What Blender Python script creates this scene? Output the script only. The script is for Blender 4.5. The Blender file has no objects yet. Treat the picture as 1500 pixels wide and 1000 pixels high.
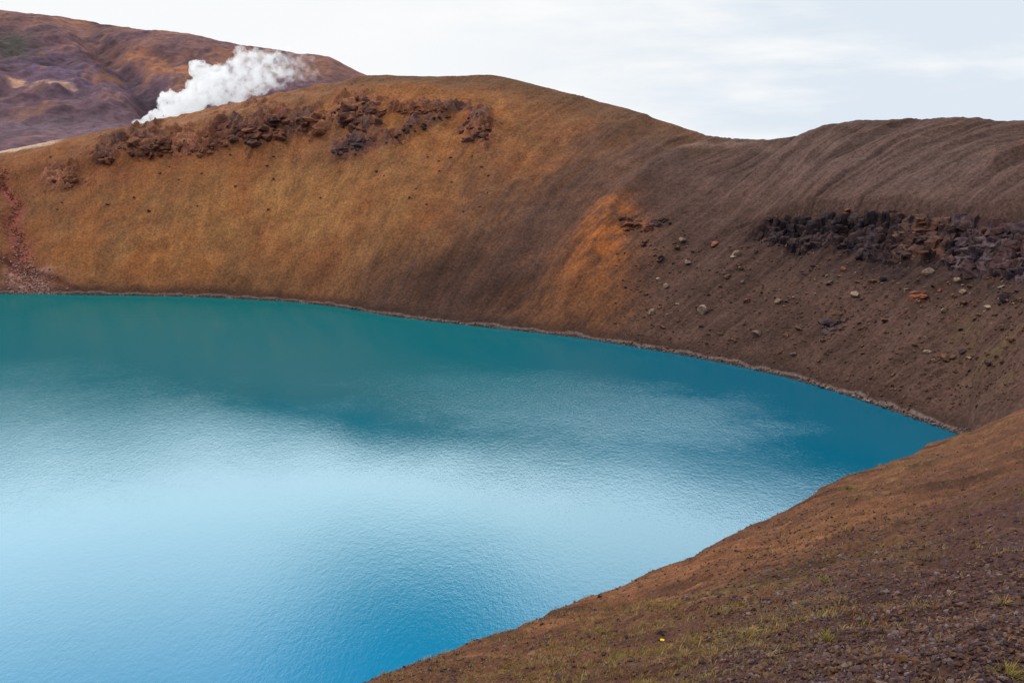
import bpy, bmesh, math, random
import numpy as np
random.seed(7); rng=np.random.default_rng(7)
C=bpy.context.scene.collection
# ------------------------------------------------------------------ camera model
F=1500*35/36.; CH=40.0; P=math.atan(285/F); sp,cp=math.sin(P),math.cos(P)
def ray(px,py):
    a=(px-750)/F; b=(500-py)/F
    return a, cp+b*sp, -sp+b*cp
def proj(x,y,z):
    z=z-CH; d=np.maximum(y*cp-z*sp,1e-3); u=y*sp+z*cp
    return 750+F*x/d, 500-F*u/d
cam=bpy.data.cameras.new('camera'); cam.lens=35; cam.sensor_width=36; cam.clip_end=20000; cam.clip_start=.05
co=bpy.data.objects.new('camera',cam); C.objects.link(co); co.location=(0,0,CH); co.rotation_euler=(math.pi/2-P,0,0)
bpy.context.scene.camera=co
bpy.context.scene.view_settings.view_transform='Standard'
# ------------------------------------------------------------------ noise
perm=rng.permutation(256); ang=rng.random(256)*2*math.pi; GX=np.cos(ang); GY=np.sin(ang)
def pn(x,y,seed=0):
    x=np.asarray(x,float)+seed*17.31; y=np.asarray(y,float)-seed*9.77
    ix=np.floor(x).astype(np.int64); iy=np.floor(y).astype(np.int64); fx=x-ix; fy=y-iy
    u=fx*fx*fx*(fx*(fx*6-15)+10); v=fy*fy*fy*(fy*(fy*6-15)+10)
    def g(i,j,dx,dy):
        h=perm[(perm[(ix+i)&255]+iy+j)&255]; return GX[h]*dx+GY[h]*dy
    a=g(0,0,fx,fy); b=g(1,0,fx-1,fy); c=g(0,1,fx,fy-1); d=g(1,1,fx-1,fy-1)
    return 1.5*((a+(b-a)*u)*(1-v)+(c+(d-c)*u)*v)
def fbm(x,y,o=4,seed=0,gain=.5):
    s=0;amp=1;t=0
    for k in range(o):
        s=s+amp*pn(x*2**k,y*2**k,seed+k); t+=amp; amp*=gain
    return s/t
def ridged(x,y,o=4,seed=0):
    s=0;amp=1;t=0
    for k in range(o):
        s=s+amp*(1-2*np.abs(pn(x*2**k,y*2**k,seed+k))); t+=amp; amp*=.5
    return s/t
def sst(e0,e1,x):
    t=np.clip((x-e0)/(e1-e0),0,1); return t*t*(3-2*t)
def lin(c):
    c=np.array(c,float)/255.; return np.where(c<.04045,c/12.92,((c+.055)/1.055)**2.4)
def gsm(a,n):
    k=np.exp(-np.linspace(-2.2,2.2,2*n+1)**2); k/=k.sum()
    return np.convolve(np.pad(a,n,mode='edge'),k,mode='valid')
def tag(o,label=None,cat=None,group=None,kind=None):
    if label:o['label']=label
    if cat:o['category']=cat
    if group:o['group']=group
    if kind:o['kind']=kind
    return o
def mkmesh(name,V,Q,mat,col=None,smooth=True,parent=None):
    me=bpy.data.meshes.new(name); k=Q.shape[1]
    me.vertices.add(len(V)); me.vertices.foreach_set('co',np.ascontiguousarray(V,dtype=np.float32).ravel())
    me.loops.add(Q.size); me.loops.foreach_set('vertex_index',Q.astype(np.int32).ravel())
    me.polygons.add(len(Q)); me.polygons.foreach_set('loop_start',(np.arange(len(Q))*k).astype(np.int32))
    me.polygons.foreach_set('use_smooth',np.full(len(Q),smooth))
    me.update(calc_edges=True); me.validate()
    if col is not None:
        ca=me.color_attributes.new('Col','FLOAT_COLOR','POINT')
        cc=np.ones((len(V),4),np.float32); cc[:,:3]=col; ca.data.foreach_set('color',cc.ravel())
    me.materials.append(mat)
    o=bpy.data.objects.new(name,me); C.objects.link(o)
    if parent:o.parent=parent
    return o
# ------------------------------------------------------------------ materials
def newmat(name):
    m=bpy.data.materials.new(name); m.use_nodes=True; nt=m.node_tree
    b=nt.nodes['Principled BSDF']; b.inputs['Roughness'].default_value=.95
    b.inputs['Specular IOR Level'].default_value=.08
    return m,nt,b
def mth(nt,op,a,b=None,clamp=False):
    n=nt.nodes.new('ShaderNodeMath'); n.operation=op; n.use_clamp=clamp
    for i,v in enumerate((a,b)):
        if v is None: continue
        if isinstance(v,(int,float)): n.inputs[i].default_value=v
        else: nt.links.new(v,n.inputs[i])
    return n.outputs[0]
def noise(nt,vec,scale,detail=4,rough=.55):
    n=nt.nodes.new('ShaderNodeTexNoise'); n.inputs['Scale'].default_value=scale; n.inputs['Detail'].default_value=detail
    n.inputs['Roughness'].default_value=rough
    if vec is not None: nt.links.new(vec,n.inputs['Vector'])
    return n.outputs['Fac']
def mrange(nt,v,a,b,c,d,smooth=False):
    n=nt.nodes.new('ShaderNodeMapRange'); nt.links.new(v,n.inputs[0])
    if smooth:n.interpolation_type='SMOOTHSTEP'
    for i,x in enumerate((a,b,c,d)): n.inputs[i+1].default_value=x
    return n.outputs[0]
def mixc(nt,f,a,b,mode='MIX'):
    n=nt.nodes.new('ShaderNodeMix'); n.data_type='RGBA'; n.blend_type=mode
    for i,v in ((0,f),(6,a),(7,b)):
        if isinstance(v,(int,float)): n.inputs[i].default_value=v
        elif isinstance(v,(tuple,list,np.ndarray)): n.inputs[i].default_value=(*[float(q) for q in v],1)
        else: nt.links.new(v,n.inputs[i])
    return n.outputs[2]
def vscale(nt,f,v):
    n=nt.nodes.new('ShaderNodeVectorMath'); n.operation='SCALE'
    nt.links.new(v,n.inputs[0]); nt.links.new(f,n.inputs['Scale']); return n.outputs[0]
def objco(nt): return nt.nodes.new('ShaderNodeTexCoord').outputs['Object']
def vcmat(name,s1,s2,lo,hi,bd,bs=.6,grain=0,gc=.24):
    m,nt,b=newmat(name); oc=objco(nt)
    at=nt.nodes.new('ShaderNodeAttribute'); at.attribute_name='Col'
    n1=noise(nt,oc,s1,8,.7); n2=noise(nt,oc,s2,4,.6)
    f=mth(nt,'MULTIPLY',mrange(nt,n1,.3,.7,lo,hi),mrange(nt,n2,.3,.7,.88,1.14))
    if grain:
        vo=nt.nodes.new('ShaderNodeTexVoronoi'); vo.inputs['Scale'].default_value=grain; nt.links.new(oc,vo.inputs['Vector'])
        sc=nt.nodes.new('ShaderNodeSeparateColor'); nt.links.new(vo.outputs['Color'],sc.inputs[0])
        f=mth(nt,'MULTIPLY',f,mrange(nt,sc.outputs[0],0,1,1-gc,1+gc))
    nt.links.new(vscale(nt,f,at.outputs['Color']),b.inputs['Base Color'])
    bp=nt.nodes.new('ShaderNodeBump'); bp.inputs['Distance'].default_value=bd; bp.inputs['Strength'].default_value=bs
    nt.links.new(n1,bp.inputs['Height']); nt.links.new(bp.outputs[0],b.inputs['Normal'])
    return m
M_soil=vcmat('volcanic_soil',2.6,.12,.78,1.22,.08,.8,2.4,.30)
M_hill=vcmat('far_hill_soil',.12,.012,.62,1.38,5.,.8)
M_near=vcmat('gravel_and_grass',14.,1.5,.52,1.48,.032,1.,38.)
def rockmat(name,c1,c2,sc=1.2,K=1.0,bd=.15,c3=None,s3=.12,tl=.5):
    m,nt,b=newmat(name); oc=objco(nt)
    n=noise(nt,oc,sc,7,.65)
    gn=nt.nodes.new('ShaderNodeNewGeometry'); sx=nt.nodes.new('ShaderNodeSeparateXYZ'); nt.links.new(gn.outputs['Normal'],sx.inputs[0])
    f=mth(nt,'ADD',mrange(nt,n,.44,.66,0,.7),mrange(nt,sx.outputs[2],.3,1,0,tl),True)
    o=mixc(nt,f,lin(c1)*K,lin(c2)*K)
    if c3 is not None: o=mixc(nt,mrange(nt,noise(nt,oc,s3,4,.6),.47,.6,0,.75),o,lin(c3)*K)
    nt.links.new(o,b.inputs['Base Color'])
    bp=nt.nodes.new('ShaderNodeBump'); bp.inputs['Distance'].default_value=bd; bp.inputs['Strength'].default_value=.9
    nt.links.new(n,bp.inputs['Height']); nt.links.new(bp.outputs[0],b.inputs['Normal'])
    return m
KA=.58
M_basalt=rockmat('dark_basalt',(36,28,34),(104,86,90),.4,KA,.25,(76,54,52),.1,.22)
M_redrock=rockmat('red_brown_rock',(88,54,46),(160,106,82),.35,KA,.22,(104,80,78),.14,.3)
M_tanrock=rockmat('tan_orange_rock',(116,70,52),(172,116,88),.35,KA,.22,(150,98,84),.14,.3)
M_purple=rockmat('purple_grey_rock',(46,36,45),(132,108,110),.35,KA,.25,(92,62,58),.12,.2)
M_ledgered=rockmat('reddish_ledge_rock',(48,36,40),(148,112,100),.35,KA,.25,(106,70,58),.15,.25)
M_pale=rockmat('pale_weathered_rock',(120,98,88),(186,158,138),2.,KA,.05)
M_brown=rockmat('brown_stone',(76,54,46),(132,98,78),2.,KA,.05)
M_rust=rockmat('rust_red_stone',(104,60,48),(168,110,86),2.,KA,.05)
M_dust=rockmat('dusty_mauve_stone',(80,66,66),(142,122,118),2.,KA,.05)
M_pink=rockmat('pinkish_rubble_stone',(140,92,84),(206,172,160),2.,KA,.05)
# ------------------------------------------------------------------ terrain control curves
def cur(pts,ext=()):
    L=[]
    for p in pts:
        x,y,z=ray(p[0],p[1]); t=p[2] if len(p)>2 else -CH/z
        L.append((math.atan2(x,y),math.hypot(x,y)*t,CH+z*t))
    for th,r,z in ext: L.append((math.radians(th),r,z))
    return np.array(sorted(L))
A=np.concatenate([np.linspace(-3.5,-.62,50),np.linspace(-.6,.6,1100),np.linspace(.62,3.5,50)])
TH=np.arctan(A); NC=len(A)
def ev(c,n=18):
    out=[]
    T=np.linspace(-1.32,1.32,2600)
    for k in (1,2):
        out.append(np.interp(TH,T,gsm(np.interp(T,c[:,0],c[:,k]),n)))
    return out
E=cur([(520,1000,14),(680,942,16.5),(760,915,18),(830,884,20),(900,858,22.5),(1000,817,26),(1150,751,35),(1300,680,56),(1370,652,80),(1425,631,108),(1500,598,116)],
      [(-14,12.2,CH-7.7),(-20,11.5,CH-7.3),(-45,10,CH-6.9),(-75,9,CH-6),(40,112,CH-25),(60,90,CH-15),(75,80,CH-9)])
FT=cur([(0,430),(130,432),(300,435),(430,442),(500,450),(560,461),(620,469),(700,478),(850,495),(930,508),(1000,520),(1080,536),(1150,552),(1220,572),(1280,592),(1340,613),(1400,634),
        (1428,632,134),(1500,600,127)],[(-40,280,0),(-60,240,0),(-75,210,0),(40,135,CH-26),(60,112,CH-16),(75,96,CH-9)])
RM=cur([(0,222,335),(80,205,333),(180,186,330),(300,159,326),(400,137,324),(470,123,322),(540,109,320),(600,110,320),(660,111,320),(722,109,318),(760,117,314),(800,129,308),(860,143,298),
        (940,165,285),(1010,190,275),(1060,203,268),(1110,208,262),(1160,197,254),(1225,178,246),(1290,174,240),(1380,171,230),(1440,172,222),(1500,176,215)],
       [(-40,350,42),(-60,320,42),(-75,280,42),(40,180,CH+7),(60,145,CH+6),(75,130,CH+5)])
rE,zE=ev(E,10); rF,zF=ev(FT,6); rR,zR=ev(RM,10)
px0=750+F*A*1.0
lake=1-sst(math.atan2(*ray(1412,634)[:2]),math.atan2(*ray(1445,625)[:2]),TH)
zF=np.where(lake>.9,0.0,zF)
wLft=1-sst(560,800,px0); wRgt=sst(1060,1180,px0)
NN0,NN,NHd,NW,NB=16,400,40,440,44
rows=NN0+NN+NHd+NW+NB
R=np.zeros((rows,NC)); Z=np.zeros((rows,NC)); S=np.full((rows,NC),-1.)
s=np.linspace(0,1,NW)
sg=np.linspace(0,1,400)
gC=sg*(1.22-.22*sg**2)
gL=gsm(np.interp(sg,[0,.25,.62,.67,.8,1],[0,.31,.75,.83,.93,1]),8)
gR=gsm(np.interp(sg,[0,.3,.46,.50,.75,1],[0,.33,.47,.65,.87,1]),4)
for c in range(NC):
    e,f,m=rE[c],rF[c],rR[c]
    a=np.concatenate([np.linspace(.8,3.4,NN0,endpoint=False),3.5*(e/3.5)**np.linspace(0,1,NN,endpoint=False)])
    tt=(a-.8)/(e-.8)
    za=38.3+(zE[c]-38.3)*tt
    r2=min(e+(zE[c]+6)/.72,e+(f-e)*.4); z2=max(zE[c]-.72*(r2-e),-7)
    r3=f-min(9,(f-r2)*.5); z3=lake[c]*-5+(1-lake[c])*(z2*.5+zF[c]*.5)
    hr=np.linspace(e,f,NHd,endpoint=False); hz=np.interp(hr,[e,r2,r3,f],[zE[c],z2,z3,zF[c]])
    g=(np.interp(s,sg,gC)*(1-wLft[c])+np.interp(s,sg,gL)*wLft[c])*(1-wRgt[c])+np.interp(s,sg,gR)*wRgt[c]
    wr=f+(m-f)*s; wz=zF[c]+(zR[c]-zF[c])*g
    br=np.concatenate([m+90*np.linspace(0,1,27)[1:]**1.3,m+90+(9000-m-90)*np.linspace(0,1,NB-25)[1:]**3])[:NB]
    bz=np.interp(br-m,[0,12,40,90,700,9000],[zR[c],zR[c]-2.2,zR[c]-9,min(zR[c]-14,29),28,15])
    R[:,c]=np.concatenate([a,hr,wr,br]); Z[:,c]=np.concatenate([za,hz,wz,bz])
iE=NN0+NN; iF=iE+NHd; iR=iF+NW
S[iF:iR]=s[:,None]
Zs=Z.copy()
for _ in range(14):
    Zs[1:iF-3]=(Zs[:iF-4]+2*Zs[1:iF-3]+Zs[2:iF-2])/4
for _ in range(10):
    Zs[iR-30:iR+8]=(Zs[iR-31:iR+7]+2*Zs[iR-30:iR+8]+Zs[iR-29:iR+9])/4
Z=Zs
X=R*np.sin(TH); Y=R*np.cos(TH)
PX,PY=proj(X,Y,Z)
row=np.arange(rows)[:,None]*np.ones((1,NC))
near=(row<iE+25); wall=(row>=iF-2)
cx,cy=-85.,135.
PHI=np.arctan2(Y-cy,X-cx)
wv=fbm(X/45,Y/45,3,5)*.05+fbm(X/9,Y/9,3,6)*.012
rill=fbm((PHI+wv*.5)*80,Z/36,4,11,.62)
rill2=fbm((PHI+wv*.4)*24,Z/45,2,19)
rid=ridged((PHI+wv*.6)*31,Z/36,4,23)
fine=fbm((PHI+wv*.5)*230,Z/12,3,27,.65)
patchy=np.clip(.55+fbm(X/24,Y/24,3,29)*1.8,0,1.2)
dz=np.zeros_like(Z)
fade=sst(0.3,5,Z)*wall
rimf=sst(0,14,R-rR[None,:])
topf=1-.65*sst(.92,1,S)
rgt=sst(780,1200,PX); mid=sst(450,900,PX)
up=.20+.80*sst(.42,.75,S)
gully=.24+.38*mid+.20*rgt
dz+=fade*topf*(rill*.66*gully*patchy+rill2*1.6*gully+(rid-.35)*1.7*rgt*up*(.4+.6*patchy)+fine*.20*gully*patchy+fbm(X/14,Y/14,4,31)*1.1+fbm(X/2.4,Y/2.4,3,37)*.16)*(1-.8*rimf)
dz+=wall*np.exp(-((PX-345)/190)**2)*sst(.82,.97,S)*(1-.5*rimf)*fbm(X/7,Y/7,4,39)*1.6
def crest(pts,w,r0=18):
    ys=[p[1] for p in pts]; xs=[p[0] for p in pts]; xl=np.interp(PY,ys,xs)
    return np.exp(-np.sqrt((PX-xl)**2+9)/w)*sst(ys[0],ys[0]+r0,PY)*(1-sst(ys[-1]-40,ys[-1],PY))*wall
dz+=crest([(728,116),(732,140),(748,180),(780,235),(820,300)],14)*1.6
dz+=crest([(985,214),(960,240),(905,300),(880,345),(830,450)],34)*3.2*sst(215,300,PY)
def ell(cx,cy,sx,sy,rot=0):
    c_,s_=math.cos(math.radians(rot)),math.sin(math.radians(rot))
    u=(PX-cx)*c_+(PY-cy)*s_; v=-(PX-cx)*s_+(PY-cy)*c_
    return np.exp(-((u/sx)**2+(v/sy)**2))
dz-=ell(765,400,50,60,35)*wall*fade*1.8
oc=[(215,208,68,27,2),(290,208,64,26,-6),(385,186,60,36,-15),(455,178,46,28,-8),(520,166,58,38,-5),(515,215,48,17,-22),(605,188,60,14,-25),(700,188,31,37,0),(150,230,30,18,0),(95,262,40,26,-10),(620,160,88,13,-3),(325,196,50,28,-10)]
om=np.zeros_like(Z)
for q in oc: om=np.maximum(om,ell(*q)*wall)
omn=np.clip((om-.42)*2.4+fbm(X/6,Y/6,4,41)*1.8,0,1)*sst(.05,.25,om)
orid=ridged(X/7+fbm(Z/3,X/5,2,42)*.6,Z/3.6,4,43)
terr=np.floor(orid*3+fbm(X/3,Z/3,2,44)*1.2)/3.
dz+=omn*(orid*1.7+terr*1.9+fbm(X/1.6,Z/1.6,4,47)*.6)
lm=np.maximum(ell(1215,350,115,24,3),ell(1420,364,170,38,5))*wall
lrid=ridged(PHI*40,Z/3,4,53)
dz+=lm*(lrid*1.8+np.floor(lrid*3)/3*2.2+fbm(X/1.5,Z/1.5,4,54)*.8)
lsx=8+np.interp(PY,[240,270,300,330,360,400,425],[-6,0,14,12,20,28,36])+4*np.sin(PY/9.)
lsw=8+np.interp(PY,[240,380,430],[0,10,28])
ls=np.exp(-((PX-lsx)/lsw)**2)*sst(235,265,PY)*wall
dz-=ls*1.7*fade; dz+=ls*fade*fbm(X/1.5,Y/1.5,3,55)*.8
nf=near*1.0
eg=1-.4*np.exp(-((row-iE)/30.)**2)
dz+=nf*sst(1,6,R)*eg*(fbm(X/6,Y/6,3,61)*.36*sst(5,25,R)+fbm(X/2.2,Y/1.4,3,63)*.17+fbm(X/.5,Y/.5,4,67)*.085+fbm(X/.12,Y/.12,2,71)*.018)
dz+=nf*sst(20,60,R)*fbm(X/9,Y/9,4,73)*.6*(1-sst(80,125,R)*.6)
bk=(row>=iR)*sst(60,200,R-rR[None,:]); dz+=bk*fbm(X/160,Y/160,4,79)*4
Zd=Z+dz
Zd=np.where((row>=iF)&(row<iR)&(lake[None,:]>.9),np.maximum(Zd,.03),Zd)
# ---- soil colours
n1=fbm(X/22,Y/22,4,81); n2=fbm(X/5,Y/5,4,83); n3=fbm(X/60,Y/60,3,85); n4=fbm(X/12,Y/12,4,87)
def mx_(a,c,f):
    b=lin(c); f=np.clip(f,0,1)[...,None]; return a*(1-f)+b*f
col=np.zeros(Z.shape+(3,))+lin((92,68,60))
d=((PX-840)*(440-200)-(PY-200)*(480-840))/math.hypot(240,360)
orange=1-sst(-130,100,d+70*n1+60*rill+40*rill2)
col=mx_(col,(160,103,62),orange)
col=mx_(col,(122,83,60),orange*np.clip(.32+n3*1.8+n4*1.4,0,1)*.9)
col=mx_(col,(188,133,80),orange*np.clip(ell(430,300,210,75,8)*.5+n2*.3+n4*.6+rill*.15+.05,0,1))
col=mx_(col,(138,80,54),orange*np.clip(-n1*1.6-n4*.6-.1,0,1)*.7)
col=mx_(col,(106,73,53),orange*np.clip(sst(365,435,PY)*.7+rill*.3+n4*.6,0,1))
skyb=sst(430,540,PX)*sst(.72,.93,S+.1*n2)*wall
col=mx_(col,(108,77,56),skyb*(1-sst(1000,1100,PX))*.9)
col=mx_(col,(154,110,84),ell(300,172,130,14,-14)*(.7+n2))
col=mx_(col,(112,76,54),(1-sst(-40,140,PX+30*n1))*.6*wall)
col=mx_(col,(134,78,54),ell(200,238,240,36,-6)*(.7+n2+n4)*.8)
col=mx_(col,(70,49,42),ell(720,420,140,55,15)*.8*(1+n1))
col=mx_(col,(142,88,54),ell(868,405,58,74,32)*(.95+.4*rill+1.3*n2))
col=mx_(col,(166,98,52),ell(880,360,30,54,28)*(.70+.4*rill+1.8*n2))
col=mx_(col,(152,92,54),ell(905,316,40,12,15)*(.7+n2*2.4))
col=mx_(col,(146,94,56),ell(780,240,40,30,40)*(.35+.8*rill+n2))
col=mx_(col,(118,78,54),ell(825,455,90,40,5)*.65*(1+n2*2+rill))
col=mx_(col,(72,53,47),ell(1130,470,190,55,15)*.6*(1+n1))
col=mx_(col,(106,84,80),ell(1300,240,260,55,0)*.6)
col=mx_(col,(140,110,96),ell(1050,214,60,4,0)*.9)
col=mx_(col,(56,43,42),ell(1340,400,210,34,8)*.8*(1+n2))
col=mx_(col,(42,32,36),lm*1.4*(.9+n2))  # dark purple ledge rock, colour also deepened for shaded crevices between blocks
col=mx_(col,(116,90,86),lm*np.clip(lrid*1.5-.6,0,1)*.8)
col=mx_(col,(88,76,44),ell(1470,510,110,60,20)*(.2+n2*2)*.45*wall)
col=mx_(col,(152,86,74),ls*(1.0+n2))
col=mx_(col,(198,160,146),ell(46,414,30,18,0)*(.7+n2*3))
col=mx_(col,(92,50,44),np.exp(-((PY-np.interp(PX,[0,60,130],[378,398,430]))/5.)**2)*(1-sst(110,140,PX))*wall*.8)
col=mx_(col,(130,78,60),omn*.95)
col=mx_(col,(172,114,90),omn*np.clip(n1*2.5+n2,0,1)*.8)
col=mx_(col,(92,72,72),omn*np.clip(-n1*2.5-n2+.1,0,1)*.9)
col=mx_(col,(48,32,32),omn*np.clip(.42-orid*1.5,0,1))  # crevice shade painted dark into the outcrop hollows
col=mx_(col,(186,136,104),omn*np.clip(orid*1.2-.5,0,1)*.6)
col=mx_(col,(84,66,70),np.maximum(ell(510,215,38,14,-22),ell(605,188,50,10,-25))*(.5+n2*2)*wall)
col*=(1+(.12+.12*mid)*1.2*np.clip(rill,-1,1)*(.5+.5*patchy)+.44*np.clip(rid-.4,-.6,.6)*rgt*up+(.22+.10*mid)*fine+.26*n2)[...,None]
col=mx_(col,(214,184,160),sst(.90,.96,S+.02*n2)*(1-sst(60,105,PX))*wall*(row<iR+3)*.95)
sh=(lake>.5)[None,:]*wall
zz=Z+.7*n2
col=mx_(col,(66,48,42),(1-sst(1.0,3.2,zz))*sh*.7)
col=mx_(col,(122,106,102),sst(.2,.35,zz)*(1-sst(.55,.8,zz))*sh*.8)
# near slope
nc=np.zeros(Z.shape+(3,))+lin((108,72,54))
m1=fbm(X/3,Y/3,5,91); m2=fbm(X/.7,Y/.7,4,93); m3=fbm(X/12,Y/7,4,95); m4=fbm(X/.25,Y/.25,3,97)
nc=mx_(nc,(148,98,66),np.clip(.25+m3*1.5+m2*1.1,0,1)*.8)
nc=mx_(nc,(138,122,66),(1.2*ell(960,955,230,44,-25)+.7*ell(1250,850,220,28,-25)+.4*ell(1330,690,150,14,-27))*(.25+m1*1.8+m2)*.9)
dk=(1-sst(-60,110,(1000-PY)-(PX-980)*.50+120*m1))
nc=mx_(nc,(88,62,59),dk*(1.0+m2*1.2)*.95)
nc=mx_(nc,(62,40,32),np.clip(m1*2.8-.40+m2*1.4,0,1)*.8)
nc=mx_(nc,(170,130,98),np.clip(m4*2.-.7+m2*.5,0,1)*.5)
nc*=(1+.45*m2+.3*m4)[...,None]
nearm=1-sst(iE+2,iE+24,row)
col=col*(1-nearm[...,None])+nc*nearm[...,None]
farm=(row>=iR)*sst(20,80,R-rR[None,:])
col=mx_(col,(100,72,66),farm)
col=np.clip(col*KA,0.004,.8)
V=np.stack([X,Y,Zd],-1).reshape(-1,3)
def sub(r0,r1,name,mat):
    n=(r1-r0); ii=np.arange(n*NC).reshape(n,NC)
    q=np.stack([ii[:-1,:-1],ii[:-1,1:],ii[1:,1:],ii[1:,:-1]],-1).reshape(-1,4)
    return mkmesh(name,V[r0*NC:r1*NC],q,mat,col.reshape(-1,3)[r0*NC:r1*NC])
tag(sub(0,iE+26,'foreground_slope',M_near),kind='structure')
tag(sub(iE+25,iR+27,'crater_wall',M_soil),kind='structure')
tag(sub(iR+26,rows,'ground',M_soil),kind='structure')
# ------------------------------------------------------------------ distant hill
Ah=np.linspace(-1.6,.12,1200); Th=np.arctan(Ah); NHc=1200
SK=cur([(0,14,1300),(60,21,1300),(130,32,1300),(200,42,1290),(280,50,1280),(350,67,1270),(420,76,1260),(485,84,1250),(505,95,1240),(535,110,1230),(600,140,1200),(680,190,1150),(760,222,1100)],
       [(-45,1400,190),(-58,1400,150)])
T=np.linspace(-1.1,.2,1500)
rS=np.interp(Th,T,gsm(np.interp(T,SK[:,0],SK[:,1]),6)); zS=np.interp(Th,T,gsm(np.interp(T,SK[:,0],SK[:,2]),6))
v=np.linspace(0,1,320)[:,None]; hb=np.interp(v,[0,.15,.35,.6,.85,1],[0,.06,.2,.5,.86,1.])
Rh=560+(rS-560)*v; Zh=24+(zS-24)*hb
vb=np.linspace(0,1,12)[1:,None]; Rh=np.vstack([Rh,rS+300*vb]); Zh=np.vstack([Zh,zS-60*vb])
Xh=Rh*np.sin(Th); Yh=Rh*np.cos(Th); HX,HY=proj(Xh,Yh,Zh)
vv=np.vstack([v*np.ones((1,NHc)),np.ones((11,NHc))])
amp=np.sin(np.pi*np.clip(vv,0,1))**.7+.10
hr_=ridged(Xh/110+.3*fbm(Xh/90,Yh/90,3,7),Yh/330,5,101)
Zh2=Zh+amp*(hr_*14-5+fbm(Xh/60,Yh/60,5,103)*7)*sst(.1,.4,vv)+fbm(Xh/30,Yh/30,4,104)*2.5
Zh2-=16*amp*np.exp(-((HX-np.interp(HY,[40,100,170],[120,185,235]))/28)**2)*(vv<1)
hn=fbm(Xh/90,Yh/120,5,105); hn2=fbm(Xh/24,Yh/40,5,107,.65); hn3=fbm(Xh/34,Yh/160,5,109,.6)
hc=np.zeros(Zh.shape+(3,))+lin((126,94,104))
hc=mx_(hc,(170,114,84),(sst(62,0,HY-np.interp(HX,[0,500],[15,85]))*.85+hn*1.1)*.8)
hc=mx_(hc,(114,90,114),np.exp(-((HX-90)/110)**2-((HY-105)/38)**2)*1.0+hn2*.3)
hc=mx_(hc,(94,68,74),hn3*2.8)
hc=mx_(hc,(184,128,94),-hn3*2.8-.40)
hc=mx_(hc,(66,68,56),np.exp(-((HX-15)/40)**2-((HY-72)/18)**2)*1.2*(1+hn2*2))
hc=mx_(hc,(64,50,58),np.exp(-((HX-np.interp(HY,[60,110,170],[150,200,240]))/18)**2)*.9*(.8+hn2*3))
hc=mx_(hc,(74,54,62),np.clip(.15-hr_,0,1)*1.3)
hc=mx_(hc,(226,180,154),np.exp(-((HX-72)/36)**2-((HY-129-(HX-72)*.06)/3.5)**2)*1.6*(1+hn2*3)-.3)
hc=mx_(hc,(218,168,138),np.exp(-((HX-25)/14)**2-((HY-125)/3)**2)*1.4*(1+hn2*3)-.2)
hc=mx_(hc,(180,118,82),np.exp(-((HX-235)/60)**2-((HY-92-(HX-235)*.3)/10)**2)*.9*(1+hn2*4))
hc=mx_(hc,(126,102,112),np.exp(-((HY-184)/14)**2)*.8)
hc=hc*(1+.5*hn2)[...,None]
hc=mx_(hc,(146,128,146),np.full(hc.shape[:2],.12))  # distance haze mixed into the hill colours
nh=Zh.shape[0]; ii=np.arange(nh*NHc).reshape(nh,NHc)
q=np.stack([ii[:-1,:-1],ii[:-1,1:],ii[1:,1:],ii[1:,:-1]],-1).reshape(-1,4)
tag(mkmesh('distant_hill',np.stack([Xh,Yh,Zh2],-1).reshape(-1,3),q,M_hill,np.clip(hc*KA,.004,.8).reshape(-1,3)),kind='structure')
# ------------------------------------------------------------------ water
m=bpy.data.materials.new('lake_water'); m.use_nodes=True; nt=m.node_tree; nt.nodes.clear(); L=nt.links
out=nt.nodes.new('ShaderNodeOutputMaterial'); oc_=objco(nt)
sx=nt.nodes.new('ShaderNodeSeparateXYZ'); L.new(oc_,sx.inputs[0])
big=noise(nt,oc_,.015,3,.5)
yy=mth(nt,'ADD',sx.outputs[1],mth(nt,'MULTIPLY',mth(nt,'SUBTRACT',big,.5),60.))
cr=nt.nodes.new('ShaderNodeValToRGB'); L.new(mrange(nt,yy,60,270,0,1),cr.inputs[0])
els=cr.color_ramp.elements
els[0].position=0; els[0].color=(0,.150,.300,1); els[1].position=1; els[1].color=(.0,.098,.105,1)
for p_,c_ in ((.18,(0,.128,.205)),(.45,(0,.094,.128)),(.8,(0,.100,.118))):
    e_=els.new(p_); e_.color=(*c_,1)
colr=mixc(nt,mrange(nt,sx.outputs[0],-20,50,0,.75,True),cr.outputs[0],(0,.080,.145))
df=nt.nodes.new('ShaderNodeBsdfDiffuse'); L.new(colr,df.inputs['Color'])
mp=nt.nodes.new('ShaderNodeMapping'); mp.inputs['Scale'].default_value=(1.6,.7,1); mp.inputs['Rotation'].default_value=(0,0,.12); L.new(oc_,mp.inputs[0])
rp=noise(nt,mp.outputs[0],1.5,3,.75); rp2=noise(nt,mp.outputs[0],.22,3,.5)
def gauss(cx,cy,sx_,sy_,rot):
    mpp=nt.nodes.new('ShaderNodeMapping'); mpp.vector_type='TEXTURE'; mpp.inputs['Location'].default_value=(cx,cy,0); mpp.inputs['Rotation'].default_value=(0,0,rot); mpp.inputs['Scale'].default_value=(sx_,sy_,1)
    L.new(oc_,mpp.inputs[0]); ln=nt.nodes.new('ShaderNodeVectorMath'); ln.operation='LENGTH'; L.new(mpp.outputs[0],ln.inputs[0]); return ln.outputs['Value']
pd=mth(nt,'ADD',gauss(4,163,44,22,-.38),mth(nt,'MULTIPLY',mth(nt,'SUBTRACT',noise(nt,oc_,.035,6,.7),.5),1.6))
patch=mrange(nt,pd,-.1,1.5,1,0,True)
calm=mrange(nt,noise(nt,oc_,.02,4,.6),.38,.62,.7,1.2)
bst=mth(nt,'MULTIPLY',mth(nt,'ADD',mth(nt,'MULTIPLY',patch,.80),.14),calm)
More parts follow.
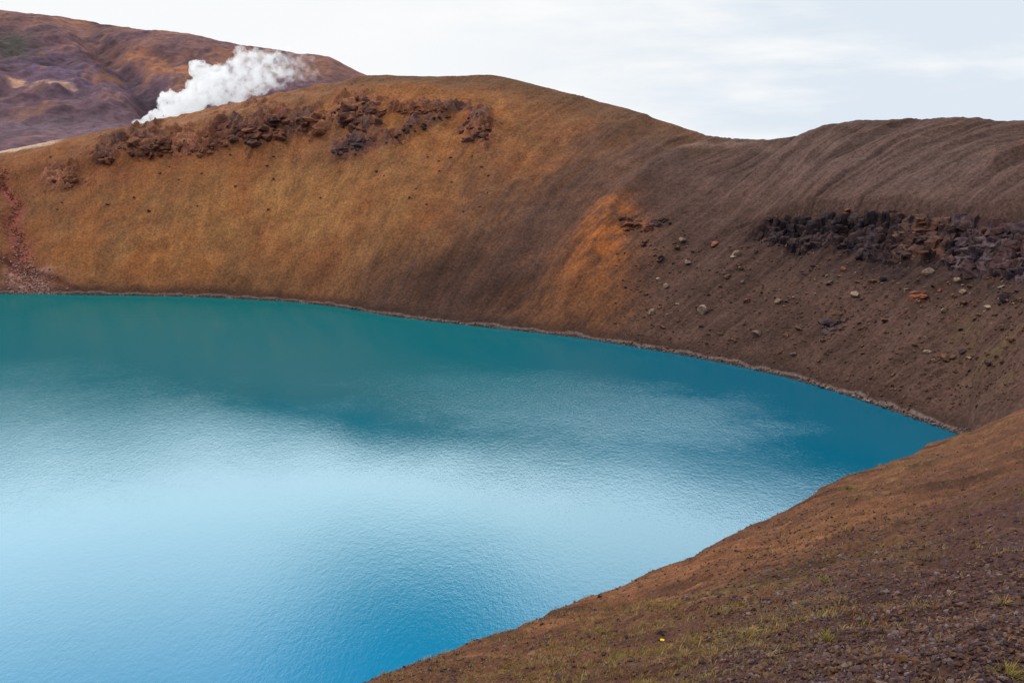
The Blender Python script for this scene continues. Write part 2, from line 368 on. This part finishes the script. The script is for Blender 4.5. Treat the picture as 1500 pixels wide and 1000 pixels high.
hgt=mth(nt,'ADD',rp,mth(nt,'MULTIPLY',rp2,.7))
bp=nt.nodes.new('ShaderNodeBump'); bp.inputs['Distance'].default_value=.15; L.new(bst,bp.inputs['Strength']); L.new(hgt,bp.inputs['Height'])
gl=nt.nodes.new('ShaderNodeBsdfGlossy'); gl.inputs['Color'].default_value=(.80,.94,1,1); L.new(bp.outputs[0],gl.inputs['Normal'])
gl.inputs['Roughness'].default_value=.015
fr=nt.nodes.new('ShaderNodeFresnel'); fr.inputs['IOR'].default_value=1.33
L.new(bp.outputs[0],fr.inputs['Normal'])
fac=mth(nt,'MINIMUM',mth(nt,'MULTIPLY',fr.outputs[0],1.3),.19)
mx=nt.nodes.new('ShaderNodeMixShader'); L.new(fac,mx.inputs[0]); L.new(df.outputs[0],mx.inputs[1]); L.new(gl.outputs[0],mx.inputs[2]); L.new(mx.outputs[0],out.inputs[0])
n=96; Vw=np.array([[-100+230*math.cos(2*math.pi*k/n),150+180*math.sin(2*math.pi*k/n),0] for k in range(n)]+[[-100,150,0]])
Qw=np.array([[k,(k+1)%n,n] for k in range(n)])
tag(mkmesh('water',Vw,Qw,m,smooth=False),kind='structure')
# ------------------------------------------------------------------ rocks
def ico(sub):
    bm=bmesh.new(); bmesh.ops.create_icosphere(bm,subdivisions=sub,radius=1)
    v=np.array([x.co[:] for x in bm.verts]); f=np.array([[y.index for y in x.verts] for x in bm.faces]); bm.free(); return v,f
ICO={k:ico(k) for k in (1,2,3,4)}
def rock(sub=3,box=False,cuts=8,nz=.08,sd=None):
    r=np.random.default_rng(sd if sd is not None else random.randrange(10**6))
    v,f=ICO[sub]; p=v.copy()
    if box: p=p/((np.abs(p)**8).sum(1)**(1/8))[:,None]
    for k in range(cuts):
        nn=r.normal(size=3); nn/=np.linalg.norm(nn); d=r.uniform(.45,.8)
        if box: d+=.2
        p=p-np.maximum(p@nn-d,0)[:,None]*nn
    o=r.random()*50
    if nz: p=p*(1+nz*fbm(p[:,0]*1.7+p[:,2]*1.1+o,p[:,1]*1.7-p[:,2]*1.3+o,3,3)*2)[:,None]
    return p,f
class Acc:
    def __init__(s): s.v=[];s.f=[];s.n=0
    def add(s,p,f): s.v.append(p); s.f.append(f+s.n); s.n+=len(p)
    def build(s,name,mat,smooth=False,col=None): return mkmesh(name,np.concatenate(s.v),np.concatenate(s.f),mat,smooth=smooth,col=col)
def rotm(rx,ry,rz):
    a,b,c=[(math.cos(t),math.sin(t)) for t in (rx,ry,rz)]
    return np.array([[c[0],-c[1],0],[c[1],c[0],0],[0,0,1]])@np.array([[b[0],0,b[1]],[0,1,0],[-b[1],0,b[0]]])@np.array([[1,0,0],[0,a[0],-a[1]],[0,a[1],a[0]]])
W0,W1=iF,iR+1
PXf,PYf=proj(X,Y,Zd)
pw=PXf[W0:W1,50:-50]; qw=PYf[W0:W1,50:-50]
V3=V.reshape(rows,NC,3)
def pick(px,py):
    k=np.argmin((pw-px)**2+(qw-py)**2); i,j=divmod(k,pw.shape[1]); return V3[W0+i,50+j].copy()
pnr=PXf[NN0:iE,50:-50]; qnr=PYf[NN0:iE,50:-50]
def pickn(px,py):
    k=np.argmin((pnr-px)**2+(qnr-py)**2); i,j=divmod(k,pnr.shape[1]); return V3[NN0+i,50+j].copy()
def ppm(p): return F/(math.hypot(p[0],p[1]))
def ledge(x0,x1,top,bot,mat,label,seed,sz=(9,26)):
    random.seed(seed); a=Acc(); x=x0
    while x<x1:
        yt=np.interp(x,*top); yb=np.interp(x,*bot); y=yt+random.uniform(1,6); first=True
        w_px=sz[0]+(sz[1]-sz[0])*random.random()**1.5
        while y<yb:
            p=pick(x+random.uniform(-3,3),y+4); m_=1/ppm(p)
            w=w_px*m_*.72*random.uniform(.75,1.2); h=(random.uniform(12,24) if first else random.uniform(8,17))*m_*.66
            rz=math.atan2(p[1]-cy,p[0]-cx)+random.uniform(-.25,.25)
            pv,f=rock(4,True,11,.11); pv=pv*np.array([w*.9,w,h])
            out_=np.array([cx-p[0],cy-p[1],0]); out_/=np.linalg.norm(out_)
            pv=pv@rotm(random.uniform(-.1,.1),random.uniform(-.12,.1),rz).T+p-out_*w*random.uniform(.25,.66)
            a.add(pv,f); y+=random.uniform(7,12); first=False
        for k in range(3):
            p=pick(x+random.uniform(-8,8),random.uniform(yt+8,yb+8)); m_=1/ppm(p); w=random.uniform(2,5)*m_*.6
            pv,f=rock(2,False,8,.04); a.add(pv*w@rotm(random.random(),random.random(),random.uniform(0,6)).T+p,f)
        x+=w_px*random.uniform(.35,.6)
    tag(a.build('basalt_ledge',mat),label,'rock outcrop','dark basalt ledge runs on the right crater wall')
top=([1100,1150,1200,1240,1330,1400,1500,1600],[338,324,324,316,320,322,334,345]); bot=([1100,1140,1170,1200,1250,1300,1370,1400,1450,1500,1600],[344,358,374,352,370,388,364,400,394,412,420])
ledge(1106,1178,top,bot,M_basalt,'low dark basalt blocks at the left tip of the ledge on the right crater wall',1,(7,15))
ledge(1180,1310,top,bot,M_basalt,'long dark stretch of jointed basalt ledge left of the reddish stretch on the right wall',2,(9,21))
ledge(1312,1390,top,bot,M_ledgered,'shorter reddish stretch of rock ledge in the middle of the right wall band',3,(9,21))
ledge(1392,1600,top,bot,M_purple,'tallest purple grey cliff stretch of the ledge, cut by the right edge of the photo',4,(10,24))
def outcrop(cx_,cy_,wx,wy,rot,n_,sz,mat,label,seed,group,em=.5):
    random.seed(seed); a=Acc(); c_,s_=math.cos(math.radians(rot)),math.sin(math.radians(rot))
    for k in range(n_):
        t=random.uniform(0,2*math.pi); r_=math.sqrt(random.random()); u=wx*r_*math.cos(t); v_=wy*r_*math.sin(t)
        p=pick(cx_+u*c_-v_*s_,cy_+u*s_+v_*c_); m_=1/ppm(p); w=sz[0]+(sz[1]-sz[0])*random.random()**2.2; w*=m_*.62*(1-.4*r_)
        pv,f=rock(4 if w>2.2 else 3,random.random()<.4,9,.10); pv=pv*np.array([w*random.uniform(.9,1.9),w,w*random.uniform(.5,1.0)])
        pv=pv@rotm(random.uniform(-.3,.3),random.uniform(-.3,.3),random.uniform(0,3)).T+p-np.array([0,0,w*em]); a.add(pv,f)
    tag(a.build('rock_outcrop',mat),label,'rock outcrop',group)
G='rock outcrops on the orange crater wall'
outcrop(212,212,44,14,4,44,(4,18),M_redrock,'wide low red-brown outcrop, leftmost of the row under the crater rim',11,G)
outcrop(280,216,48,12,-3,38,(4,15),M_tanrock,'thin rubble band right of the leftmost outcrop, low on the orange wall',12,G)
outcrop(330,198,32,16,-12,32,(4,17),M_redrock,'small dark crag between the rubble band and the bigger crag to its right',13,G)
outcrop(388,188,38,25,-15,54,(4,23),M_redrock,'bulky red-brown crag below the end of the steam plume',14,G)
outcrop(458,178,32,20,-10,38,(4,18),M_tanrock,'rounded crag between the bulky crag and the tall central crag',15,G)
outcrop(522,168,42,26,-5,56,(4,23),M_redrock,'tall central red-brown crag closest under the crater summit',16,G)
outcrop(515,212,28,8,-22,46,(4,12),M_purple,'purple grey rubble patch right below the tall central crag',17,G)
outcrop(697,190,21,26,-5,38,(4,22),M_redrock,'isolated dark red-brown crag, rightmost below the summit ridge',19,G)
outcrop(618,160,42,5,-3,42,(5,13),M_tanrock,'thin eroded rock rim running right of the tall central crag near the top',20,G)
outcrop(95,264,20,11,0,20,(4,13),M_tanrock,'low brown rock swelling on the far left of the orange wall',21,G)
outcrop(158,232,10,6,0,12,(4,11),M_redrock,'tiny dark outcrop left of the leftmost wide outcrop',22,G)
G2='loose rock clusters on the right crater wall'
outcrop(932,330,26,12,10,36,(4,16),M_redrock,'reddish brown rock cluster above the orange buttress',23,G2,.3)
outcrop(968,326,15,6,5,14,(6,14),M_basalt,'small dark cluster right beside the reddish cluster above the buttress',24,G2,.3)
outcrop(1225,474,22,13,-15,26,(6,22),M_purple,'purple grey blocky rock cluster low on the slope near the water below the ledge',25,G2,.3)
outcrop(1345,436,16,8,-10,13,(6,14),M_rust,'rusty red boulder cluster under the ledge',26,G2,.3)
outcrop(1475,436,16,7,-10,12,(7,13),M_basalt,'dark boulder cluster at the right edge just below the cliff',27,G2,.3)
tmpl={}
def stone(name,mat,px,py,size,label,group=None,cat='rock',seed=None,picker=pick,flat=.6):
    key=(mat.name,random.randrange(6) if seed is None else 100+seed)
    if key not in tmpl:
        pv,f=rock(3,False,9,.05); me_o=mkmesh(name,pv*np.array([1,.85,.7]),f,mat,smooth=False); tmpl[key]=me_o.data; o=me_o
    else:
        o=bpy.data.objects.new(name,tmpl[key]); C.objects.link(o)
    p=picker(px,py); w=size/ppm(p)*.5
    o.location=p+np.array([0,0,w*.2]); o.scale=(w*random.uniform(.85,1.3),w*random.uniform(.8,1.1),w*random.uniform(flat,1.1)); o.rotation_euler=(random.uniform(-.4,.4),random.uniform(-.4,.4),random.uniform(0,6.3))
    return tag(o,label,cat,group)
random.seed(5)
B=[(1031,456,22,M_pale,'large pale boulder alone in the middle of the right slope'),
(1109,490,17,M_pale,'pale boulder on the lower slope nearer the water than the large pale one'),
(1252,433,18,M_pale,'pinkish pale boulder under the dark ledge'),
(1001,353,16,M_pale,'light grey boulder right of the reddish rock cluster'),
(1047,359,15,M_rust,'small rusty boulder between the light grey boulder and the ledge'),
(1066,406,12,M_brown,'brown boulder left below the tip of the ledge'),
(965,410,10,M_pale,'small pale stone right of the orange buttress'),
(1340,432,20,M_rust,'biggest orange-red boulder below the middle of the ledge'),
(1362,400,18,M_pale,'pale block fallen against the foot of the ledge'),
(1130,322,16,M_basalt,'dark block standing above the left tip of the ledge'),
(1385,527,18,M_brown,'brown boulder on the lower right slope near the right edge'),
(1297,470,13,M_rust,'rusty stone right of the purple grey blocky cluster'),
(1241,313,16,M_rust,'rust topped block crowning the left stretch of the ledge'),
(1355,330,24,M_rust,'rust coloured block standing on the reddish stretch of the ledge'),
(1447,340,20,M_brown,'brown block on the top edge of the tallest cliff'),
(1150,334,24,M_basalt,'big black block at the left end of the ledge')]
for i,(x,y,sz_,mt,lb) in enumerate(B): stone('boulder',mt,x,y,sz_,lb,None,'boulder',i)
random.seed(9)
FX=[430,560,700,850,1000,1150,1280,1400,1430]; FY=[442,461,478,495,520,552,592,633,631]
k=0
while k<250:
    x=random.uniform(930,1500); y=random.gauss(450,65) if k%3 else np.interp(x,[930,1100,1500],[350,375,415])+abs(random.gauss(0,26))
    if y>np.interp(x,[930,1150,1300,1420,1500],[500,545,590,620,590])-6 or y<np.interp(x,[930,1100,1500],[330,355,395]): continue
    stone('stone',random.choice([M_brown,M_brown,M_pale,M_pale,M_rust,M_dust,M_basalt,M_purple]),x,y,random.choice([3,4,4,5,5,6,7,9,13]),'small loose stone on the brown slope between the dark ledge and the lake','loose stones on the right slope'); k+=1
for k in range(80):
    x=random.uniform(880,1425) if k%4 else random.uniform(440,900)
    y=np.interp(x,FX,FY)-random.uniform(-1,4)
    stone('shore_stone',random.choice([M_brown,M_dust,M_dust,M_pale]),x,y,random.uniform(4,10) if x>1100 else random.uniform(3,5),'small stone lying right at the waterline of the far shore','stones along the far waterline')
for k in range(24):
    stone('stone',M_purple,570+k*3.6+random.uniform(-8,8),205-k*1.6+random.uniform(-8,8),random.choice([5,7,9]),'small purple grey stone in the slanting row between the central crag and the isolated crag','purple grey stones slanting across the upper wall')
for k in range(44):
    stone('stone',random.choice([M_brown,M_redrock]),random.uniform(60,760),random.uniform(205,310),random.choice([4,5,6]),'small brown stone sitting on the orange upper wall','stones on the orange wall')
def scatter(name,mat,n_,sampler,label,cat,sub=1):
    a=Acc(); base=[rock(sub,False,5,0,sd=i) for i in range(10)]
    for k in range(n_):
        p,sz_=sampler()
        if p is None: continue
        pv,f=base[k%10]; a.add((pv*np.array([sz_,sz_*random.uniform(.6,1),sz_*random.uniform(.5,.9)]))@rotm(random.random(),random.random(),random.uniform(0,6)).T+p,f)
    return tag(a.build(name,mat),label,cat,kind='stuff')
def lx_(y): return 8+np.interp(y,[240,270,300,330,360,400,425],[-6,0,14,12,20,28,36])+4*math.sin(y/9.)
def s1():
    y=random.uniform(245,428); x=lx_(y)+random.gauss(0,4+max(0,y-330)*.08); p=pick(x,y); return p,random.uniform(.15,.5)
scatter('rubble',M_rust,380,s1,'reddish rubble of a small rockslide running down to the lake at the left edge','rubble')
def s1b():
    y=430-abs(random.gauss(0,30)); x=lx_(y)+random.gauss(0,3+max(0,y-340)*.20); p=pick(x,y); return p,random.uniform(.15,.6)
scatter('rubble',M_pink,460,s1b,'pale pinkish debris fan at the foot of the rockslide at the left edge','rubble')
def s2():
    x=random.uniform(900,1500); y=random.uniform(330,600)
    if y>np.interp(x,[900,1150,1300,1420,1500],[500,548,592,625,596]): return None,0
    if y<np.interp(x,[900,1100,1500],[320,350,390]): return None,0
    return pick(x,y),abs(random.gauss(0,.18))+.1
scatter('scree',M_brown,2400,s2,'fine brown scree sprinkled over the right slope under the ledge','scree')
def s3():
    x=random.uniform(0,1425); y=np.interp(x,[0,300]+FX,[430,435]+FY)-random.uniform(-1,3)*(1+ (x>1000))
    return pick(x,y),random.uniform(.1,.34)
scatter('shore_pebbles',M_dust,1300,s3,'narrow dusty band of pebbles along the far shoreline','pebbles')
def near_sample(cond):
    for _ in range(50):
        i=NN0+int(random.random()**.9*(NN-2)); j=random.randrange(55,NC-55)
        if -40<PXf[i,j]<1600 and 560<PYf[i,j]<1060 and cond(PXf[i,j],PYf[i,j]): return V3[i,j],R[i,j],PXf[i,j],PYf[i,j]
    return None,0,0,0
def dens(x,y): return random.random()<(.06+.94*min(1,max(0,(x-1000)/350))*min(1,max(0,(y-740)/200)))
for nm,mt,n_,lb in (('gravel',M_brown,9000,'brown volcanic gravel covering the foreground slope'),('gravel',M_purple,9000,'purple grey gravel bits mixed into the foreground slope'),('gravel',M_dust,3500,'dusty mauve gravel bits mixed into the foreground slope')):
    def s4():
        p,r,_,_=near_sample(dens)
        if p is None or r>60: return None,0
        return p,min(.08,.008+abs(random.gauss(0,.011)))*(1+r*.03)
    scatter(nm,mt,n_,s4,lb,'gravel')
# ------------------------------------------------------------------ grass
mg,ntg,bg=newmat('dry_grass'); at=ntg.nodes.new('ShaderNodeAttribute'); at.attribute_name='Col'; ntg.links.new(at.outputs['Color'],bg.inputs['Base Color'])
def tuft(vs,fs,cs,p,n_,h,spread,colr):
    for k in range(n_):
        t=random.uniform(0,6.28); b=np.array([math.cos(t),math.sin(t),0]); s_=np.array([-b[1],b[0],0])*h*.04
        o=p+b*random.random()*spread*.4; l=random.uniform(.3,1)*spread; hh=h*random.uniform(.6,1.1)
        m_=o+b*l*.35+np.array([0,0,hh*.65]); e_=o+b*l+np.array([0,0,hh*.95]); i=len(vs)
        vs+= [o-s_,o+s_,m_+s_*.8,m_-s_*.8,e_,e_+s_*.1]; fs+=[[i,i+1,i+2,i+3],[i+3,i+2,i+5,i+4]]
        c_=np.array(colr)*random.uniform(.7,1.35); cs+=[c_]*6
cols=[lin((144,128,62))*KA,lin((126,118,58))*KA,lin((176,150,98))*KA,lin((150,108,62))*KA,lin((140,98,62))*KA]
vs,fs,cs=[],[],[]
def fb_(x,y): return float(pn(x/38.,y/22.,5))
def gd(x,y):
    w=math.exp(-((x-960+ (y-955)*2.0)/240)**2)*1.0*(y>880)+.14*(y<820)+.06
    return random.random()<w*(.25+1.1*max(0,.4+fb_(x,y)))
for k in range(8500):
    p,r,_,_=near_sample(gd)
    if p is None: continue
    h=random.uniform(.016,.045)*(1+min(r,50)*.04)
    tuft(vs,fs,cs,p,5,h,h*1.3,random.choice(cols))
tag(mkmesh('grass',np.array(vs),np.array(fs),mg,np.array(cs),smooth=False),'sparse short olive and straw grass on the foreground slope','grass',kind='stuff')
for (x,y,hp,ci,lb) in [(1474,994,26,0,'olive grass tuft in the bottom right corner of the foreground slope'),
 (1470,888,16,2,'dry straw coloured tuft at the right edge of the gravel slope'),
 (1212,940,16,0,'olive tuft in the middle of the dark gravel'),
 (1208,853,13,0,'olive tuft above the dark gravel, upslope of the one in the middle of the gravel'),
 (1098,928,14,2,'pale dry tuft left of the dark gravel'),
 (1242,716,9,1,'little green tuft on the skyline edge of the foreground slope above the water'),
 (905,962,13,0,'olive tuft at the grassy lower edge near the water'),
 (1322,968,13,3,'low brownish tuft between the gravel middle and the bottom right corner')]:
    p=pickn(x,y); h=hp/ppm(p); vs,fs,cs=[],[],[]
    tuft(vs,fs,cs,np.zeros(3),60,h*.7,h*1.3,cols[ci]*.8)
    o=mkmesh('grass_tuft',np.array(vs),np.array(fs),mg,np.array(cs),smooth=False); o.location=p
    tag(o,lb,'grass tuft','larger grass tufts on the foreground slope')
p=pickn(970,942); s_=.9/ppm(p); fl=bpy.data.objects.new('yellow_flower',None); C.objects.link(fl); fl.location=p
tag(fl,'tiny yellow flower blooming in the grass near the lower edge of the slope','flower')
my,_,by=newmat('yellow_petals'); by.inputs['Base Color'].default_value=(.7,.5,.02,1)
mgn,_,b2=newmat('green_stem'); b2.inputs['Base Color'].default_value=(.06,.1,.03,1)
a=Acc(); v,f=ICO[1]
for k in range(16):
    t=k*2*math.pi/16; a.add(v*np.array([2.4,.7,.4])*s_@rotm(0,-.35,t).T+np.array([math.cos(t)*2.3,math.sin(t)*2.3,5.5])*s_,f)
a.add(v*1.4*s_+np.array([0,0,6])*s_,f); a.build('petals',my).parent=fl
bm=bmesh.new(); bmesh.ops.create_cone(bm,segments=6,radius1=.5*s_,radius2=.4*s_,depth=6*s_,cap_ends=True); bmesh.ops.translate(bm,verts=bm.verts,vec=(0,0,2.8*s_))
me=bpy.data.meshes.new('stem'); bm.to_mesh(me); bm.free(); me.materials.append(mgn); o=bpy.data.objects.new('stem',me); C.objects.link(o); o.parent=fl
# ------------------------------------------------------------------ steam
random.seed(31)
mb=bmesh.new(); ts=520.
puffs=[(207,184,7),(218,180,9),(232,174,11),(246,166,14),(250,150,14),(262,160,17),(280,154,19),(290,135,17),(296,106,14),(302,122,17),(322,108,14),(318,132,22),(345,126,23),(345,104,16),(356,82,11),(372,112,24),(376,95,19),(400,108,22),(398,88,17),(420,98,20),(424,82,12),(438,104,18),(446,92,13),(454,106,12)]
for (x,y,r) in puffs:
    rx,ry,rz=ray(x,y)
    g=bmesh.ops.create_icosphere(mb,subdivisions=3,radius=r*1.17/F*ts)
    bmesh.ops.translate(mb,verts=g['verts'],vec=(rx*ts,ry*ts+random.uniform(-4,4),CH+rz*ts))
me=bpy.data.meshes.new('steam_plume'); mb.to_mesh(me); mb.free()
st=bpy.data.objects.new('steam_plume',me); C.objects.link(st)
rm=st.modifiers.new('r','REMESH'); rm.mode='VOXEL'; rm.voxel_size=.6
for sc,stg in ((6.,5.),(2.4,2.6),(1.2,1.2)):
    tx=bpy.data.textures.new('puff','CLOUDS'); tx.noise_scale=sc; tx.noise_depth=3
    dm=st.modifiers.new('d','DISPLACE'); dm.texture=tx; dm.texture_coords='GLOBAL'; dm.strength=stg; dm.mid_level=.5
ms=bpy.data.materials.new('steam'); ms.use_nodes=True; nt=ms.node_tree; nt.nodes.clear()
out=nt.nodes.new('ShaderNodeOutputMaterial'); pv=nt.nodes.new('ShaderNodeVolumePrincipled'); oc_=objco(nt)
nn=noise(nt,oc_,.20,6,.72); sxx=nt.nodes.new('ShaderNodeSeparateXYZ'); nt.links.new(oc_,sxx.inputs[0])
xs=ray(290,100)[0]*ts; xe=ray(450,100)[0]*ts
thr=mrange(nt,sxx.outputs[0],xs,xe,.40,.51)
dn=mth(nt,'MULTIPLY',mth(nt,'MULTIPLY',mth(nt,'SUBTRACT',nn,thr),5.5,True),mrange(nt,sxx.outputs[0],xs,xe,.42,.08))
nt.links.new(dn,pv.inputs['Density']); pv.inputs['Color'].default_value=(.98,.98,.99,1)
nt.links.new(mth(nt,'MULTIPLY',dn,.42),pv.inputs['Emission Strength']); pv.inputs['Emission Color'].default_value=(.94,.97,1,1)  # glow added to the steam, stands in for multiple scattering
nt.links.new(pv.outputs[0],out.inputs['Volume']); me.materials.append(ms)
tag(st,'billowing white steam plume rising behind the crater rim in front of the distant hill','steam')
# ------------------------------------------------------------------ sky and sun
w=bpy.data.worlds.new('World'); bpy.context.scene.world=w; w.use_nodes=True; nt=w.node_tree; L=nt.links
bgd=nt.nodes['Background']; tc=nt.nodes.new('ShaderNodeTexCoord').outputs['Generated']
sky=nt.nodes.new('ShaderNodeTexSky'); sky.sky_type='NISHITA'; sky.sun_disc=False
sel,saz=math.radians(42),math.radians(-75)
sky.sun_elevation=sel; sky.sun_rotation=saz
skc=mixc(nt,1.0,sky.outputs[0],(.03,.07,.065),'MULTIPLY')
sx=nt.nodes.new('ShaderNodeSeparateXYZ'); L.new(tc,sx.inputs[0])
mp=nt.nodes.new('ShaderNodeMapping'); mp.inputs['Scale'].default_value=(2.2,2.2,11); mp.inputs['Rotation'].default_value=(0,.12,0); L.new(tc,mp.inputs[0])
cn=noise(nt,mp.outputs[0],1.6,6,.55)
cw=mth(nt,'MULTIPLY',mrange(nt,cn,.36,.60,0,1,True),mrange(nt,sx.outputs[0],-.15,.3,.12,1,True))
cc=mixc(nt,cw,(.97,.98,.985),(.74,.815,.90))
# bright band added above view to whiten the lake reflection, edge rising rightward
nz_=mth(nt,'MULTIPLY',mth(nt,'SUBTRACT',noise(nt,tc,5,5,.6),.5),.08)
ez=mth(nt,'ADD',mth(nt,'SUBTRACT',sx.outputs[2],mth(nt,'MULTIPLY',sx.outputs[0],.12)),nz_)
bright_band=mth(nt,'MULTIPLY',mth(nt,'MULTIPLY',mrange(nt,ez,.292,.318,0,1,True),mrange(nt,sx.outputs[2],.36,.54,1,.12,True)),mrange(nt,sx.outputs[1],.2,.6,0,1,True))
under=mrange(nt,sx.outputs[2],.15,.20,0,-.72,True)  # sky below the added band dimmed to darken the lake's reflection
gen=mrange(nt,sx.outputs[2],.33,.6,0,1.3,True)
tot=mth(nt,'ADD',mth(nt,'ADD',mth(nt,'ADD',mth(nt,'MULTIPLY',bright_band,3.0),gen),under),1.0)
cb=vscale(nt,tot,cc)
dt=nt.nodes.new('ShaderNodeVectorMath'); dt.operation='DISTANCE'; L.new(tc,dt.inputs[0]); dt.inputs[1].default_value=(-.07,.85,.515)
gap=mrange(nt,mth(nt,'ADD',dt.outputs['Value'],mth(nt,'MULTIPLY',mth(nt,'SUBTRACT',noise(nt,tc,5,3),.5),.15)),.05,.21,.95,0,True)
L.new(mixc(nt,gap,cb,skc),bgd.inputs[0]); bgd.inputs[1].default_value=1.
sl=bpy.data.lights.new('sun','SUN'); sl.energy=2.0; sl.angle=math.radians(10); sl.color=(1,.95,.87)
so=bpy.data.objects.new('sun',sl); C.objects.link(so)
from mathutils import Vector
dv=Vector((math.sin(saz)*math.cos(sel),math.cos(saz)*math.cos(sel),math.sin(sel)))
so.rotation_euler=dv.to_track_quat('Z','Y').to_euler()
print('DONE')
